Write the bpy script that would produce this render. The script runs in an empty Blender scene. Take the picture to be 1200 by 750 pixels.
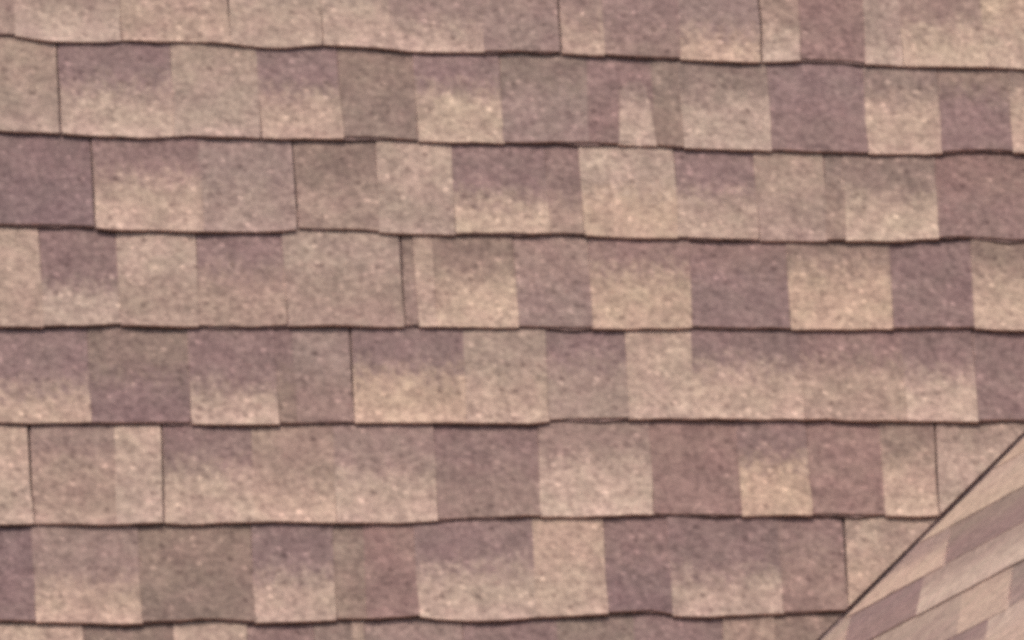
import bpy, bmesh, math, random
from mathutils import Vector, Matrix
from mathutils.noise import noise as pnoise

random.seed(11)
scene = bpy.context.scene

# ------------------------------------------------------------------ camera
F_PX = 16000.0                       # focal length in photo pixels (photo is 1200 wide)
YAW, PITCH = math.radians(16.0), math.radians(9.8)
SLOPE = math.radians(60.0)           # pitch of the main roof
DIST = 14.6
CENTRE = Vector((0, 0, 6.0))         # point of the main roof in the middle of the view
FWD = Vector((math.sin(YAW) * math.cos(PITCH), math.cos(YAW) * math.cos(PITCH), math.sin(PITCH)))
RIGHT = (Vector((1, 0, 0)) - FWD.x * FWD).normalized()
UP = RIGHT.cross(FWD)
EYE = CENTRE - FWD * DIST
cam_data = bpy.data.cameras.new('camera')
cam_data.sensor_width = 36.0
cam_data.lens = 36.0 * F_PX / 1200.0
cam_data.clip_end = 2000
cam = bpy.data.objects.new('camera', cam_data)
scene.collection.objects.link(cam)
cam.matrix_world = Matrix((
    (RIGHT.x, UP.x, -FWD.x, EYE.x),
    (RIGHT.y, UP.y, -FWD.y, EYE.y),
    (RIGHT.z, UP.z, -FWD.z, EYE.z),
    (0, 0, 0, 1)))
scene.camera = cam

# ------------------------------------------------------------------ light
SUN_EL, SUN_AZ = math.radians(68), math.radians(-38)   # azimuth from -Y (towards the viewer) to the left
to_sun = Vector((math.sin(SUN_AZ) * math.cos(SUN_EL), -math.cos(SUN_AZ) * math.cos(SUN_EL), math.sin(SUN_EL)))
world = bpy.data.worlds.new('World')
scene.world = world
world.use_nodes = True
wn = world.node_tree.nodes
sky = wn.new('ShaderNodeTexSky')
sky.sky_type = 'NISHITA'
sky.sun_disc = False
sky.sun_elevation = SUN_EL
sky.sun_rotation = math.atan2(to_sun.x, to_sun.y)
sky.air_density = 1.0
sky.dust_density = 4.0
bg = wn['Background']
bg.inputs['Strength'].default_value = 0.115
world.node_tree.links.new(sky.outputs['Color'], bg.inputs['Color'])
sun_data = bpy.data.lights.new('sun', 'SUN')
sun_data.energy = 1.8
sun_data.angle = math.radians(12)
sun_data.color = (1.0, 0.945, 0.875)
sun = bpy.data.objects.new('sun', sun_data)
scene.collection.objects.link(sun)
sun.location = (0, 0, 12)
sun.rotation_euler = to_sun.to_track_quat('Z', 'Y').to_euler()

vs = scene.view_settings
vs.view_transform = 'Standard'
vs.look = 'None'
vs.gamma = 1.0
vs.exposure = 0.57
vs.use_curve_mapping = False
scene.cycles.use_denoising = False
scene.cycles.pixel_filter_type = 'BLACKMAN_HARRIS'
scene.cycles.filter_width = 4.6      # soft lens of a small photograph

# ------------------------------------------------------------------ roof planes
N_MAIN = Vector((0, -math.sin(SLOPE), math.cos(SLOPE)))

def hit(px, py, origin, normal):
    d = FWD * F_PX + RIGHT * (px - 600.0) - UP * (py - 375.0)
    return EYE + d * ((origin - EYE).dot(normal) / d.dot(normal))

def on_main(px, py, h=0.006):
    """point of the main roof, h metres above its deck, seen at a photo pixel"""
    return hit(px, py, CENTRE + N_MAIN * (h - 0.006), N_MAIN)

VAL_A, VAL_B = on_main(963, 748), on_main(1198, 512)
VAL_DIR = (VAL_B - VAL_A).normalized()
N_GAB = VAL_DIR.cross(Vector((0, -1, 0))).normalized()
if N_GAB.z < 0:
    N_GAB = -N_GAB
print('gable pitch', math.degrees(math.acos(N_GAB.z)))
VAL_SIDE = N_MAIN.cross(VAL_DIR).normalized()          # lies in the main plane, points away from the valley or into it
if VAL_SIDE.x > 0:
    VAL_SIDE = -VAL_SIDE                               # towards the main roof
GAB_SIDE = N_GAB.cross(VAL_DIR).normalized()
if GAB_SIDE.y > 0:
    GAB_SIDE = -GAB_SIDE                               # towards the viewer, on the gable slope

# ------------------------------------------------------------------ materials
def lin(c):
    return tuple(((v / 255 + 0.055) / 1.055) ** 2.4 if v > 10 else v / 3294.6 for v in c)

ALB = 0.66
PAL = {
    'L': (193, 167, 149), 'Y': (195, 169, 148), 'M': (172, 147, 133), 'P': (149, 123, 117),
    'D': (142, 117, 113), 'K': (151, 129, 117), 'R': (155, 127, 119), 'G': (177, 153, 137),
    'Q': (161, 136, 126), 'W': (199, 173, 154),
}

def granule_material():
    m = bpy.data.materials.new('asphalt_granules')
    m.use_nodes = True
    nt = m.node_tree; nd = nt.nodes; lk = nt.links
    bs = nd['Principled BSDF']
    bs.inputs['Roughness'].default_value = 0.92
    bs.inputs['Specular IOR Level'].default_value = 0.25
    def attr(n):
        a = nd.new('ShaderNodeAttribute'); a.attribute_name = n; return a
    geo = nd.new('ShaderNodeNewGeometry')
    streak = nd.new('ShaderNodeMapping'); streak.inputs['Scale'].default_value = (1.15, 0.85, 0.85)
    lk.new(geo.outputs['Position'], streak.inputs['Vector'])
    def noise(scale, detail, rough=0.6, dist=0.0, vec=None):
        n = nd.new('ShaderNodeTexNoise'); n.inputs['Scale'].default_value = scale
        n.inputs['Detail'].default_value = detail; n.inputs['Roughness'].default_value = rough
        n.inputs['Distortion'].default_value = dist
        lk.new(vec or geo.outputs['Position'], n.inputs['Vector']); return n
    def math_(op, a, b, clamp=False):
        n = nd.new('ShaderNodeMath'); n.operation = op; n.use_clamp = clamp
        for i, v in enumerate((a, b)):
            if isinstance(v, (int, float)): n.inputs[i].default_value = v
            else: lk.new(v, n.inputs[i])
        return n.outputs[0]
    def remap(v, a, b, c, d, smooth=False):
        n = nd.new('ShaderNodeMapRange'); n.interpolation_type = 'SMOOTHSTEP' if smooth else 'LINEAR'
        lk.new(v, n.inputs['Value'])
        for k, x in zip(('From Min', 'From Max', 'To Min', 'To Max'), (a, b, c, d)):
            n.inputs[k].default_value = x
        return n.outputs['Result']
    def mix(kind, fac, a, b):
        n = nd.new('ShaderNodeMix'); n.data_type = 'RGBA'; n.blend_type = kind
        for sock, v in ((n.inputs[0], fac), (n.inputs[6], a), (n.inputs[7], b)):
            if isinstance(v, (int, float)): sock.default_value = v
            elif isinstance(v, tuple): sock.default_value = v
            else: lk.new(v, sock)
        return n.outputs[2]
    top, bot, fall = attr('top_tint'), attr('bottom_tint'), attr('fall')
    ragged = noise(95, 3, vec=streak.outputs[0])
    wob = remap(ragged.outputs['Fac'], 0.3, 0.7, -0.3, 0.3)
    f = remap(math_('ADD', fall.outputs['Fac'], wob), 0.0, 1.0, 0.0, 1.0, True)
    col = mix('MIX', f, top.outputs['Color'], bot.outputs['Color'])
    # broad drift between pink and khaki granule blends
    hue = noise(24, 2)
    col = mix('MULTIPLY', 1.0, col, mix('MIX', remap(hue.outputs['Fac'], 0.35, 0.65, 0, 1),
              (1.02, 0.975, 0.985, 1), (0.985, 1.0, 0.97, 1)))
    # handling and weathering blotches a few centimetres wide
    g0 = noise(32, 3, 0.6)
    col = mix('MULTIPLY', 1.0, col, mix('MIX', remap(g0.outputs['Fac'], 0.32, 0.68, 0, 1),
              (0.85, 0.84, 0.85, 1), (1.13, 1.13, 1.12, 1)))
    # thick tabs turn paler towards their lower lip
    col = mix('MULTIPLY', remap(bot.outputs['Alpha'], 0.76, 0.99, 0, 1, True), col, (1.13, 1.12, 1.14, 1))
    # granule clumps, fine granules, pale flecks and dark flecks
    g1 = noise(120, 2, 0.6)
    col = mix('MULTIPLY', 1.0, col, mix('MIX', remap(g1.outputs['Fac'], 0.3, 0.7, 0, 1),
              (0.74, 0.72, 0.73, 1), (1.26, 1.27, 1.26, 1)))
    g2 = noise(330, 1)
    col = mix('MULTIPLY', 1.0, col, mix('MIX', remap(g2.outputs['Fac'], 0.3, 0.7, 0, 1),
              (0.88, 0.88, 0.88, 1), (1.12, 1.12, 1.12, 1)))
    # single pale granule clusters, round, on about a third of the cells
    vo = nd.new('ShaderNodeTexVoronoi'); vo.inputs['Scale'].default_value = 100
    lk.new(geo.outputs['Position'], vo.inputs['Vector'])
    sp = nd.new('ShaderNodeSeparateColor'); lk.new(vo.outputs['Color'], sp.inputs[0])
    dot = math_('MULTIPLY', remap(vo.outputs['Distance'], 0.5, 0.12, 0, 1, True), remap(sp.outputs[0], 0.62, 0.9, 0, 1))
    col = mix('MULTIPLY', dot, col, (1.5, 1.49, 1.48, 1))
    dim = math_('MULTIPLY', remap(vo.outputs['Distance'], 0.55, 0.12, 0, 1, True), remap(sp.outputs[1], 0.7, 0.95, 0, 1))
    col = mix('MULTIPLY', dim, col, (0.62, 0.59, 0.60, 1))
    dk = noise(88, 2, 0.6, 0.2)
    col = mix('MULTIPLY', remap(dk.outputs['Fac'], 0.56, 0.76, 0, 0.6), col, (0.70, 0.66, 0.68, 1))
    lk.new(col, bs.inputs['Base Color'])
    bp = nd.new('ShaderNodeBump'); bp.inputs['Strength'].default_value = 0.5
    bp.inputs['Distance'].default_value = 0.0016
    lk.new(math_('ADD', math_('MULTIPLY', g1.outputs['Fac'], 1.0), math_('MULTIPLY', g2.outputs['Fac'], 0.6)), bp.inputs['Height'])
    lk.new(bp.outputs['Normal'], bs.inputs['Normal'])
    return m

def plain_material(name, col, rough, var=0.4, scale=150):
    m = bpy.data.materials.new(name)
    m.use_nodes = True
    nt = m.node_tree; nd = nt.nodes; lk = nt.links
    bs = nd['Principled BSDF']; bs.inputs['Roughness'].default_value = rough
    g = nd.new('ShaderNodeNewGeometry'); n = nd.new('ShaderNodeTexNoise')
    n.inputs['Scale'].default_value = scale; n.inputs['Detail'].default_value = 3
    lk.new(g.outputs['Position'], n.inputs['Vector'])
    r = nd.new('ShaderNodeValToRGB')
    r.color_ramp.elements[0].position = 0.3; r.color_ramp.elements[1].position = 0.7
    r.color_ramp.elements[0].color = tuple(c * (1 - var) for c in col) + (1,)
    r.color_ramp.elements[1].color = tuple(c * (1 + var) for c in col) + (1,)
    lk.new(n.outputs['Fac'], r.inputs['Fac']); lk.new(r.outputs['Color'], bs.inputs['Base Color'])
    return m

GRAN = granule_material()
EDGE = plain_material('cut_asphalt_edge', (0.42, 0.27, 0.225), 0.9)
BASE = plain_material('asphalt_backing', (0.2, 0.128, 0.11), 0.9)
DECK = plain_material('roofing_felt', (0.12, 0.078, 0.066), 0.95)
FLASH = plain_material('brown_flashing', (0.2, 0.125, 0.105), 0.6)

# ------------------------------------------------------------------ helpers
def link(name, bm, mats, parent):
    me = bpy.data.meshes.new(name)
    bm.to_mesh(me); bm.free()
    for m in mats: me.materials.append(m)
    o = bpy.data.objects.new(name, me)
    scene.collection.objects.link(o)
    o.parent = parent
    if parent:
        if parent.type == 'EMPTY':
            o.matrix_parent_inverse = Matrix.Translation(-parent.location)
    return o

def roof_thing(name, label, loc):
    e = bpy.data.objects.new(name, None)
    scene.collection.objects.link(e)
    e.location = loc
    e['label'] = label
    e['category'] = 'roof'
    e['kind'] = 'thing'
    return e

def new_bm():
    bm = bmesh.new()
    for n in ('top_tint', 'bottom_tint'):
        bm.verts.layers.float_color.new(n)
    bm.verts.layers.float.new('fall')
    return bm

def sheet(target, rows, normal, thick, top, bot, falls, clip=None, lips=(0,) * 9):
    """a thin piece: rows of points (upslope row first) skinned, clipped, and given cut edges `thick` deep"""
    if clip:
        ds = [(p - clip[0]).dot(clip[1]) for r in rows for p in r]
        if max(ds) <= 0: return
        if min(ds) >= 0: clip = None
    bm = new_bm()
    lt, lb, lf = bm.verts.layers.float_color['top_tint'], bm.verts.layers.float_color['bottom_tint'], bm.verts.layers.float['fall']
    grid = []
    for r, f, lip in zip(rows, falls, lips):
        line = []
        for p in r:
            v = bm.verts.new(p)
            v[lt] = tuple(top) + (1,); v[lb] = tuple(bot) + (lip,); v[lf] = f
            line.append(v)
        grid.append(line)
    faces = []
    for a, b in zip(grid, grid[1:]):
        for i in range(len(a) - 1):
            fc = bm.faces.new((a[i], b[i], b[i + 1], a[i + 1]))
            faces.append(fc)
    if clip:
        co, no = clip
        geom = list({v for f in faces for v in f.verts}) + list({e for f in faces for e in f.edges}) + faces
        bmesh.ops.bisect_plane(bm, geom=geom, plane_co=co, plane_no=no, clear_inner=True, dist=1e-6)
        faces = list(bm.faces)
    if not faces:
        bm.free(); return
    for f in faces:
        f.normal_update()
        if f.normal.dot(normal) < 0: f.normal_flip()
    edges = list({e for f in faces for e in f.edges if e.is_boundary})
    ex = bmesh.ops.extrude_edge_only(bm, edges=edges)['geom']
    for g in ex:
        if isinstance(g, bmesh.types.BMVert): g.co -= normal * thick
    for g in ex:
        if isinstance(g, bmesh.types.BMFace):
            g.material_index = 1
    me = bpy.data.meshes.new('piece')
    bm.to_mesh(me); bm.free()
    target.from_mesh(me)
    bpy.data.meshes.remove(me)

# course lines of the main roof: bottom edge of each course, as (photo x, photo y)
LINES = [
    [(0, 42), (15, 43), (70, 50), (130, 50), (150, 47), (200, 50), (265, 50), (300, 56), (330, 57), (365, 53), (400, 54),
     (450, 57), (480, 61), (530, 62), (600, 62), (650, 63), (720, 67), (800, 70), (850, 73), (905, 74), (940, 71),
     (985, 73), (1020, 76), (1070, 79), (1130, 79), (1200, 81)],
    [(0, 154), (50, 156), (75, 157), (110, 159), (150, 161), (190, 162), (220, 160), (260, 160), (330, 163), (400, 163),
     (440, 163), (470, 165), (530, 168), (560, 167), (600, 169), (680, 169), (740, 171), (800, 174), (850, 176),
     (900, 177), (960, 180), (1080, 182), (1120, 179), (1150, 177), (1200, 180)],
    [(0, 266), (40, 265), (100, 267), (140, 270), (200, 271), (260, 272), (310, 272), (350, 270), (400, 271), (430, 272),
     (470, 274), (550, 276), (650, 276), (690, 277), (740, 279), (800, 280), (840, 282), (900, 283), (1060, 283),
     (1110, 279), (1140, 281), (1200, 283)],
    [(0, 383), (100, 384), (145, 381), (200, 383), (250, 384), (300, 386), (340, 383), (400, 381), (450, 384), (600, 384),
     (650, 386), (740, 386), (800, 385), (925, 387), (1150, 386), (1200, 388)],
    [(0, 497), (40, 499), (100, 497), (150, 498), (200, 497), (330, 498), (400, 497), (450, 496), (530, 496), (620, 497),
     (650, 494), (750, 492), (800, 491), (900, 492), (960, 492), (1060, 494), (1200, 495)],
    [(0, 615), (60, 614), (110, 616), (150, 614), (190, 613), (215, 615), (290, 612), (390, 613), (480, 613), (520, 611),
     (560, 609), (625, 606), (640, 607), (760, 604), (870, 606), (920, 604), (1060, 606), (1200, 603)],
    [(0, 729), (100, 731), (160, 732), (200, 730), (250, 727), (290, 730), (340, 729), (440, 727), (490, 724), (540, 729),
     (600, 727), (640, 723), (700, 720), (760, 717), (800, 724), (850, 722), (900, 720), (990, 718), (1200, 714)],
]

def line_y(k, x):
    n = len(LINES)
    if k < 0:
        return line_y(0, x) + k * (111 - (x - 600) * 0.006)
    if k >= n:
        return line_y(n - 1, x) + (k - n + 1) * (114 - (x - 600) * 0.006)
    pts = LINES[k]
    if x <= pts[0][0]: return pts[0][1] + (x - pts[0][0]) * (0.028 - k * 0.006)
    if x >= pts[-1][0]: return pts[-1][1] + (x - pts[-1][0]) * (0.028 - k * 0.006)
    for (x0, y0), (x1, y1) in zip(pts, pts[1:]):
        if x <= x1:
            t = (x - x0) / (x1 - x0)
            return y0 + (y1 - y0) * t

# tabs of every course: (left photo x, top blend, bottom blend, proud, where the blend turns); '|' is a joint between shingles
ROWS = [
    [(-40, 'M', 'M', 0, .5), (15, 'M', 'L', 1, .7), (140, 'M', 'L', 1, .6), '|', (267, 'G', 'L', 1, .5), (375, 'M', 'L', 1, .5), (455, 'Q', 'L', 1, .75),
     (565, 'Q', 'Q', 0, .5), '|', (655, 'Q', 'L', 1, .68), (706, 'R', 'Q', 0, .7), (795, 'Q', 'Y', 1, .72), '|', (891, 'M', 'L', 1, .7),
     (936, 'R', 'R', 0, .5), (1012, 'M', 'L', 1, .75), (1055, 'Q', 'Y', 1, .55), (1150, 'Y', 'Y', 1, .5), 1240],
    [(-50, 'G', 'G', 1, .5), '|', (70, 'P', 'L', 1, .5), (202, 'G', 'G', 1, .4), (303, 'P', 'L', 1, .5), (398, 'K', 'K', 0, .5),
     (487, 'P', 'Y', 1, .42), (588, 'K', 'Q', 0, .4), (688, 'P', 'P', 0, .5), (724, 'Q', 'W', 2, .5), (765, 'K', 'K', 0, .5),
     (798, 'K', 'L', 1, .4), (901, 'P', 'P', 0, .5), (1014, 'K', 'L', 1, .36), (1101, 'K', 'P', 0, .3), (1184, 'K', 'L', 1, .35), 1270],
    [(-30, 'D', 'D', 0, .5), '|', (109, 'P', 'L', 1, .42), (235, 'Q', 'M', 1, .5), '|', (346, 'K', 'M', 0, .5), (443, 'L', 'G', 1, .5),
     (531, 'P', 'Y', 0, .6), (641, 'P', 'M', 0, .6), (682, 'L', 'Y', 1, .5), (792, 'P', 'L', 0, .5), (887, 'G', 'M', 1, .5),
     (967, 'K', 'M', 0, .4), (990, 'K', 'Y', 1, .5), (1098, 'R', 'R', 0, .5), 1250],
    [(-60, 'L', 'G', 1, .5), (48, 'P', 'L', 0, .62), (139, 'L', 'G', 1, .5), (231, 'P', 'M', 0, .42), (334, 'G', 'M', 1, .4), '|', (472, 'K', 'Q', 0, .5),
     (487, 'L', 'L', 1, .5), (509, 'K', 'Y', 1, .45), (604, 'Q', 'Q', 0, .5), (692, 'R', 'Y', 1, .36), (809, 'R', 'P', 0, .35),
     (924, 'K', 'Y', 1, .35), (1044, 'P', 'P', 0, .5), (1140, 'K', 'Y', 1, .38), 1260],
    [(-40, 'P', 'L', 0, .65), (104, 'K', 'D', 0, .5), (222, 'P', 'L', 1, .65), (324, 'P', 'K', 0, .5), (345, 'Q', 'Q', 0, .5), '|', (413, 'P', 'Y', 1, .48),
     (545, 'G', 'L', 1, .5), (641, 'P', 'M', 0, .4), (735, 'L', 'L', 1, .5), (812, 'P', 'L', 1, .42), (940, 'P', 'G', 1, .35),
     (1060, 'P', 'L', 1, .5), (1142, 'P', 'P', 0, .5), 1250],
    [(-70, 'L', 'L', 1, .5), '|', (37, 'Q', 'M', 1, .3), (135, 'L', 'L', 1, .5), '|', (191, 'P', 'L', 1, .45), (296, 'M', 'L', 1, .6), (392, 'Q', 'L', 1, .5),
     (510, 'P', 'Q', 0, .5), (632, 'Q', 'W', 1, .42), (763, 'R', 'R', 0, .5), (866, 'P', 'Y', 1, .45), (948, 'R', 'R', 0, .5),
     (1034, 'K', 'L', 1, .4), '|', (1098, 'M', 'L', 1, .3), 1330],
    [(-60, 'D', 'D', 0, .5), (40, 'Q', 'L', 1, .6), (164, 'K', 'K', 0, .5), (297, 'P', 'L', 1, .55), (392, 'K', 'K', 0, .5), (428, 'R', 'R', 0, .5),
     (488, 'P', 'L', 1, .5), (626, 'L', 'L', 1, .5), (709, 'P', 'D', 0, .5), (785, 'P', 'L', 1, .6), (915, 'P', 'Q', 0, .4), '|',
     (992, 'G', 'L', 1, .4), 1240],
    [(-60, 'L', 'L', 1, .5), (100, 'K', 'K', 0, .5), (205, 'L', 'L', 1, .5), (292, 'P', 'R', 0, .5), (370, 'K', 'Q', 0, .5), (415, 'G', 'L', 1, .5),
     (430, 'Q', 'P', 0, .5), (545, 'P', 'R', 0, .5), (655, 'K', 'K', 0, .5), (745, 'P', 'P', 0, .5), (850, 'M', 'L', 1, .5), (910, 'K', 'K', 0, .5), 1080],
]

VAL_CLIP = (VAL_A + VAL_SIDE * 0.0036, VAL_SIDE)

def course_piece(bm, k, x0, x1, h_top, h_bot, thick, top, bot, turn, over, soft=0.45, drop=0.0, lean=6.0, peak=False, clip=None, step=22, pale_lip=False, wave=1.3):
    """one piece of course k between photo columns x0 and x1, lying on the main roof"""
    nx = max(2, round((x1 - x0) / step))
    vv = (0.27, 0.34, 0.62, 0.9, 1.0) if peak else (-over, 0.2, 0.62, 0.9, 1.0)
    rows, falls = [], []
    for v in vv:
        r = []
        for i in range(nx + 1):
            t = i / nx
            xa, xb = x0, x1
            if peak:
                in_ = 7 if v < 0.3 else 0
                xa, xb = x0 + (1 - v) * 9 - 2 + in_, x1 - (1 - v) * 12 + 2 - in_
            x = xa + (xb - xa) * t + (v - 0.5) * lean
            if v > -over and (i == 0 or i == nx):
                x += 2.2 * pnoise((x * 0.05, v * 5.0, k * 3.7))
            ya, yb = line_y(k - 1, x), line_y(k, x)
            y = ya + (yb - ya) * v
            h = h_top + (h_bot - h_top) * v
            if v == 1.0:
                y += drop + wave * pnoise((x * 0.09, k * 9.1, 0.3)) + (wave - 1.3) * pnoise((x * 0.022, k * 7.7, 8.3))
                h += 0.0022 * pnoise((x * 0.025, k * 5.3, 4.1))
            r.append(on_main(x, y, h))
        rows.append(r)
        falls.append((v - turn) / soft + 0.5)
    sheet(bm, rows, N_MAIN, thick, top, bot, falls, clip, [max(0, v) for v in vv] if pale_lip else (0,) * 9)

def tint(c, j=0.05):
    s = 1 + random.uniform(-j, j)
    r, g, b = lin(PAL[c])
    w = random.uniform(-0.02, 0.02)
    return (r * ALB * s * (1 + w), g * ALB * s, b * ALB * s * (1 - w))

def tab_into(bm, k, x0, x1, a, b, proud, turn, clip=None, step=22):
    if proud:
        h0, h1, th, drop = 0.0032, 0.0078, 0.0036, -1.2
    else:
        h0, h1, th, drop = 0.0020, 0.0074, 0.0024, -3.2
    h1 += random.uniform(-0.0006, 0.0006)
    course_piece(bm, k, x0, x1, h0, h1, th, tint(a), tint(b), turn, 0.22, drop=drop,
                 lean=6 + random.uniform(-3, 3), peak=(proud == 2), clip=clip, step=step, pale_lip=bool(proud))

# ------------------------------------------------------------------ the main roof
main_roof = roof_thing('shingle_roof', 'tan and mauve asphalt shingle roof with level courses, filling most of the view', CENTRE.copy())

def quad_slab(name, pts, normal, thick, mat, parent):
    bm = bmesh.new()
    up = [bm.verts.new(p) for p in pts]
    dn = [bm.verts.new(p - normal * thick) for p in pts]
    bm.faces.new(up); bm.faces.new(dn[::-1])
    n = len(pts)
    for i in range(n):
        bm.faces.new((up[i], dn[i], dn[(i + 1) % n], up[(i + 1) % n]))
    bmesh.ops.recalc_face_normals(bm, faces=bm.faces)
    return link(name, bm, [mat], parent)

X_L, K_T, K_B = -1300, -8, 15              # how far the slope runs on beyond the picture
def val_x(y):                              # photo column of the valley at a photo row
    return 963 + (748 - y) * (235.0 / 236.0)
dtop, dbot = line_y(K_T - 1, 600), line_y(K_B, 600)
quad_slab('roof_deck', [on_main(X_L, dtop, -0.004), on_main(X_L, dbot, -0.004), on_main(val_x(dbot) + 4, dbot, -0.004),
                        on_main(val_x(dtop) + 4, dtop, -0.004)], N_MAIN, 0.02, DECK, main_roof)

for k, row in enumerate(ROWS):
    # split the row at its joints
    groups, cur, end = [], [], None
    seq = [e for e in row if not isinstance(e, (int, float))]
    end = row[-1]
    for e in seq:
        if e == '|':
            groups.append(cur); cur = []
        else:
            cur.append(e)
    groups.append(cur)
    for gi, g in enumerate(groups):
        last = gi == len(groups) - 1
        nxt = end if last else groups[gi + 1][0][0]
        gap = 0 if last else 1.8
        x_start = g[0][0] + (0 if gi == 0 else 1.0)
        bm = new_bm()
        clip = VAL_CLIP if nxt > 940 and k >= 4 else None
        course_piece(bm, k, x_start - (0.4 if gi else 0), nxt - gap + (0 if last else 0.5), 0.0008, 0.0052, 0.002, (0, 0, 0), (0, 0, 0), drop=-0.6, turn=.5, over=0.3, clip=clip, step=24, wave=3.0)
        sh = link('shingle', bm, [BASE, BASE], main_roof)
        for i, (x, a, b, proud, turn) in enumerate(g):
            xe = g[i + 1][0] if i + 1 < len(g) else nxt - gap
            bm = new_bm()
            if proud == 2:
                tab_into(bm, k, x, xe, a, b, 2, turn)
            else:
                tab_into(bm, k, x if i else x_start, xe, a, b, proud, turn,
                         VAL_CLIP if xe > 940 and k >= 4 else None)
            if len(bm.faces):
                link('tab', bm, [GRAN, EDGE], sh)
            else:
                bm.free()

# a darker strip shows behind the small peaked tab of the second course
# (its shingle's backing), so give that place a recessed tab as well
bm = new_bm()
tab_into(bm, 1, 722, 767, 'P', 'K', 0, .5)
link('tab', bm, [GRAN, EDGE], [o for o in main_roof.children if o.name.startswith('shingle')][5])

# the slope runs on around the picture: same shingles, joined
def random_tabs(bm, k, xa, xb, clip=None):
    x = xa
    proud = random.random() < .5
    while x < xb:
        w = min(random.choice((85, 95, 105, 120, 135)), xb - x)
        if xb - x - w < 30: w = xb - x
        if proud: a, b = random.choice(('PL', 'KY', 'QL', 'GL', 'PY', 'LG', 'ML'))
        else: a, b = random.choice(('PP', 'KK', 'RR', 'DD', 'QP', 'PM', 'KQ'))
        tab_into(bm, k, x, x + w, a, b, int(proud), random.uniform(.35, .65), clip, step=60)
        proud = not proud if random.random() < .8 else proud
        x += w

bm = new_bm()
for k in range(K_T, K_B):
    inside = 0 <= k < len(ROWS)
    if inside:
        random_tabs(bm, k, X_L, ROWS[k][0][0])
        if ROWS[k][-1] < val_x(line_y(k - 1, 1200)):
            random_tabs(bm, k, ROWS[k][-1], val_x(line_y(k - 1, 1200)) + 30, VAL_CLIP)
    else:
        random_tabs(bm, k, X_L, val_x(line_y(k - 1, 1200)) + 30, VAL_CLIP)
o = link('shingle_field', bm, [GRAN, EDGE], main_roof)
o['kind'] = 'stuff'

# valley metal under the cut edges of both slopes
fl_a, fl_b = VAL_A - VAL_DIR * 1.35, VAL_A + VAL_DIR * 1.9
bm = bmesh.new()
NV = (N_MAIN + N_GAB).normalized()
ring = []
for p in (fl_a, fl_b):
    ring.append([bm.verts.new(p + VAL_SIDE * 0.03 - N_MAIN * 0.006), bm.verts.new(p - NV * 0.0065), bm.verts.new(p + GAB_SIDE * 0.03 - N_GAB * 0.006)])
for i in range(2):
    bm.faces.new((ring[0][i], ring[1][i], ring[1][i + 1], ring[0][i + 1]))
link('valley_flashing', bm, [FLASH], main_roof)

# ------------------------------------------------------------------ the slope beyond the valley
gable_roof = roof_thing('gable_roof', 'pinkish tan shingle slope with slanting courses beyond the diagonal valley at lower right', VAL_A.copy())
GU = Vector((0, -1, 0))                                   # along its courses, towards the viewer
GV = N_GAB.cross(GU).normalized()                         # up its slope
if GV.z < 0: GV = -GV

def on_gable(px, py, h=0.006):
    return hit(px, py, VAL_A + N_GAB * (h - 0.006), N_GAB)

def gab_uv(p):
    d = p - VAL_A
    return d.dot(GU), d.dot(GV)

def gp(u, v, h):
    return VAL_A + GU * u + GV * v + N_GAB * (h - 0.006)

# heights up the slope of the three course edges that the photo shows at its right border
v_edges = [gab_uv(on_gable(1200, y))[1] for y in (527, 572, 618, 662, 706, 750)]
print('gable exposure', [round((a - b) * 1000) for a, b in zip(v_edges, v_edges[1:])])
EXPO = (v_edges[0] - v_edges[-1]) / 5
GAB_CLIP = (VAL_A + GAB_SIDE * 0.006, GAB_SIDE)

def gable_piece(bm, u0, u1, v0, v1, h_top, h_bot, thick, top, bot, turn, over=0.2, skew=0.0):
    nx = max(2, round((u1 - u0) / 0.06))
    rows, falls = [], []
    for t in (-over, 0.25, 0.7, 1.0):
        r = []
        for i in range(nx + 1):
            u = u0 + (u1 - u0) * i / nx + skew * (t - .5)
            v = v0 + (v1 - v0) * t
            if t == 1.0: v += 0.0022 * pnoise((u * 14, v0 * 40, 2.2))
            r.append(gp(u, v, h_top + (h_bot - h_top) * t))
        rows.append(r)
        falls.append((t - turn) / 0.55 + 0.5)
    sheet(bm, rows, N_GAB, thick, top, bot, falls, GAB_CLIP)

U_END = 3.2
def u_at(x, y):
    return gab_uv(on_gable(x, y))[0]
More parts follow.
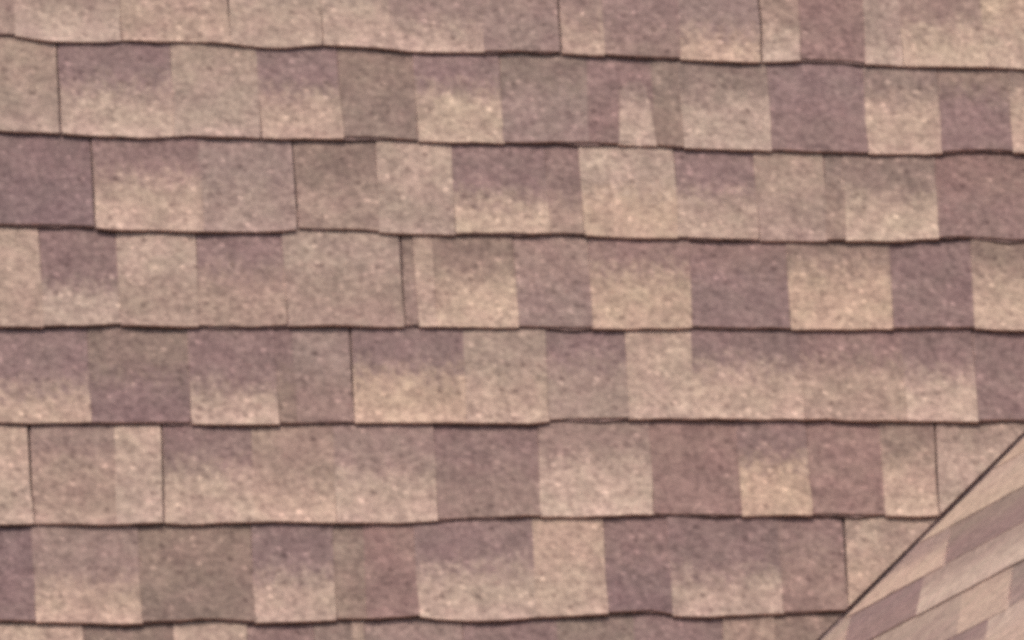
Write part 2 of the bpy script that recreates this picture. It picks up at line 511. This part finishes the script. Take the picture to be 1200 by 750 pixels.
# tabs of the courses in view: (u of the start, blend, proud)
def course_v(j):                     # bottom edge of gable course j; course 2 ends at the photo's (1200, 618)
    return v_edges[0] - j * EXPO
GAB = {
    1: [(None, 'L', 'Y', 1)],
    2: [(None, 'Q', 'L', 1), (u_at(1128, 620), 'K', 'P', 0), (u_at(1204, 596), 'G', 'L', 1)],
    3: [(None, 'G', 'L', 1), (u_at(1046, 692), 'P', 'P', 0), (u_at(1096, 680), 'M', 'W', 1)],
    4: [(None, 'G', 'M', 1), (u_at(1105, 735), 'L', 'L', 1), (u_at(1168, 700), 'K', 'Q', 0), (u_at(1212, 680), 'L', 'L', 1)],
    5: [(None, 'M', 'L', 1), (u_at(1045, 790), 'R', 'L', 1), (u_at(1185, 720), 'L', 'L', 1)],
}
def gable_heights(j, proud):         # most butts of this slope lie nearly flush; the one that shows its shadow is lifted
    if j == 3: return (0.0042, 0.0062, 0.003) if proud else (0.0038, 0.0060, 0.003)
    return (0.0044, 0.0051, 0.003) if proud else (0.0041, 0.0048, 0.0022)

bmf = new_bm()
for j in range(-9, 16):
    vb = course_v(j); vt = vb + EXPO
    # where the valley crosses this course
    vd_u, vd_v = VAL_DIR.dot(GU), VAL_DIR.dot(GV)
    u_min = min(vd_u / vd_v * vb, vd_u / vd_v * vt) - 0.05
    if j in GAB:
        items = GAB[j]
        bm = new_bm()
        gable_piece(bm, u_min, U_END, vt, vb - 0.0015, 0.0008, 0.0032, 0.002, (0, 0, 0), (0, 0, 0), .5, 0.3)
        sh = link('shingle', bm, [BASE, BASE], gable_roof)
        for i, (u, a, b, proud) in enumerate(items):
            ua = u_min - 0.2 if u is None else u
            ub = items[i + 1][0] if i + 1 < len(items) else max(ua + 0.3, u_at(1240, 640))
            bm = new_bm()
            h0, h1, th = gable_heights(j, proud)
            gable_piece(bm, ua, ub, vt, vb - (0.002 if proud else -0.0015), h0, h1, th, tint(a), tint(b), .45, skew=0.3)
            link('tab', bm, [GRAN, EDGE], sh)
        u = ub
    else:
        u = u_min - 0.2
    while u < U_END:
        w = min(random.uniform(.16, .4), U_END - u + .001)
        proud = random.random() < .6
        a, b = random.choice(('PL', 'GL', 'LL', 'QL', 'KY')) if proud else random.choice(('PP', 'KK', 'RR', 'QP'))
        h0, h1, th = gable_heights(j, proud)
        gable_piece(bmf, u, u + w, vt, vb - (0.002 if proud else -0.0015), h0, h1, th, tint(a), tint(b), .45, skew=0.3)
        u += w
o = link('shingle_field', bmf, [GRAN, EDGE], gable_roof)
o['kind'] = 'stuff'
v_hi, v_lo = course_v(-10), course_v(15)
k_ = VAL_DIR.dot(GU) / VAL_DIR.dot(GV)
quad_slab('roof_deck', [gp(k_ * v_lo, v_lo, -0.004), gp(U_END, v_lo, -0.004), gp(U_END, v_hi, -0.004), gp(k_ * v_hi, v_hi, -0.004)],
          N_GAB, 0.02, DECK, gable_roof)
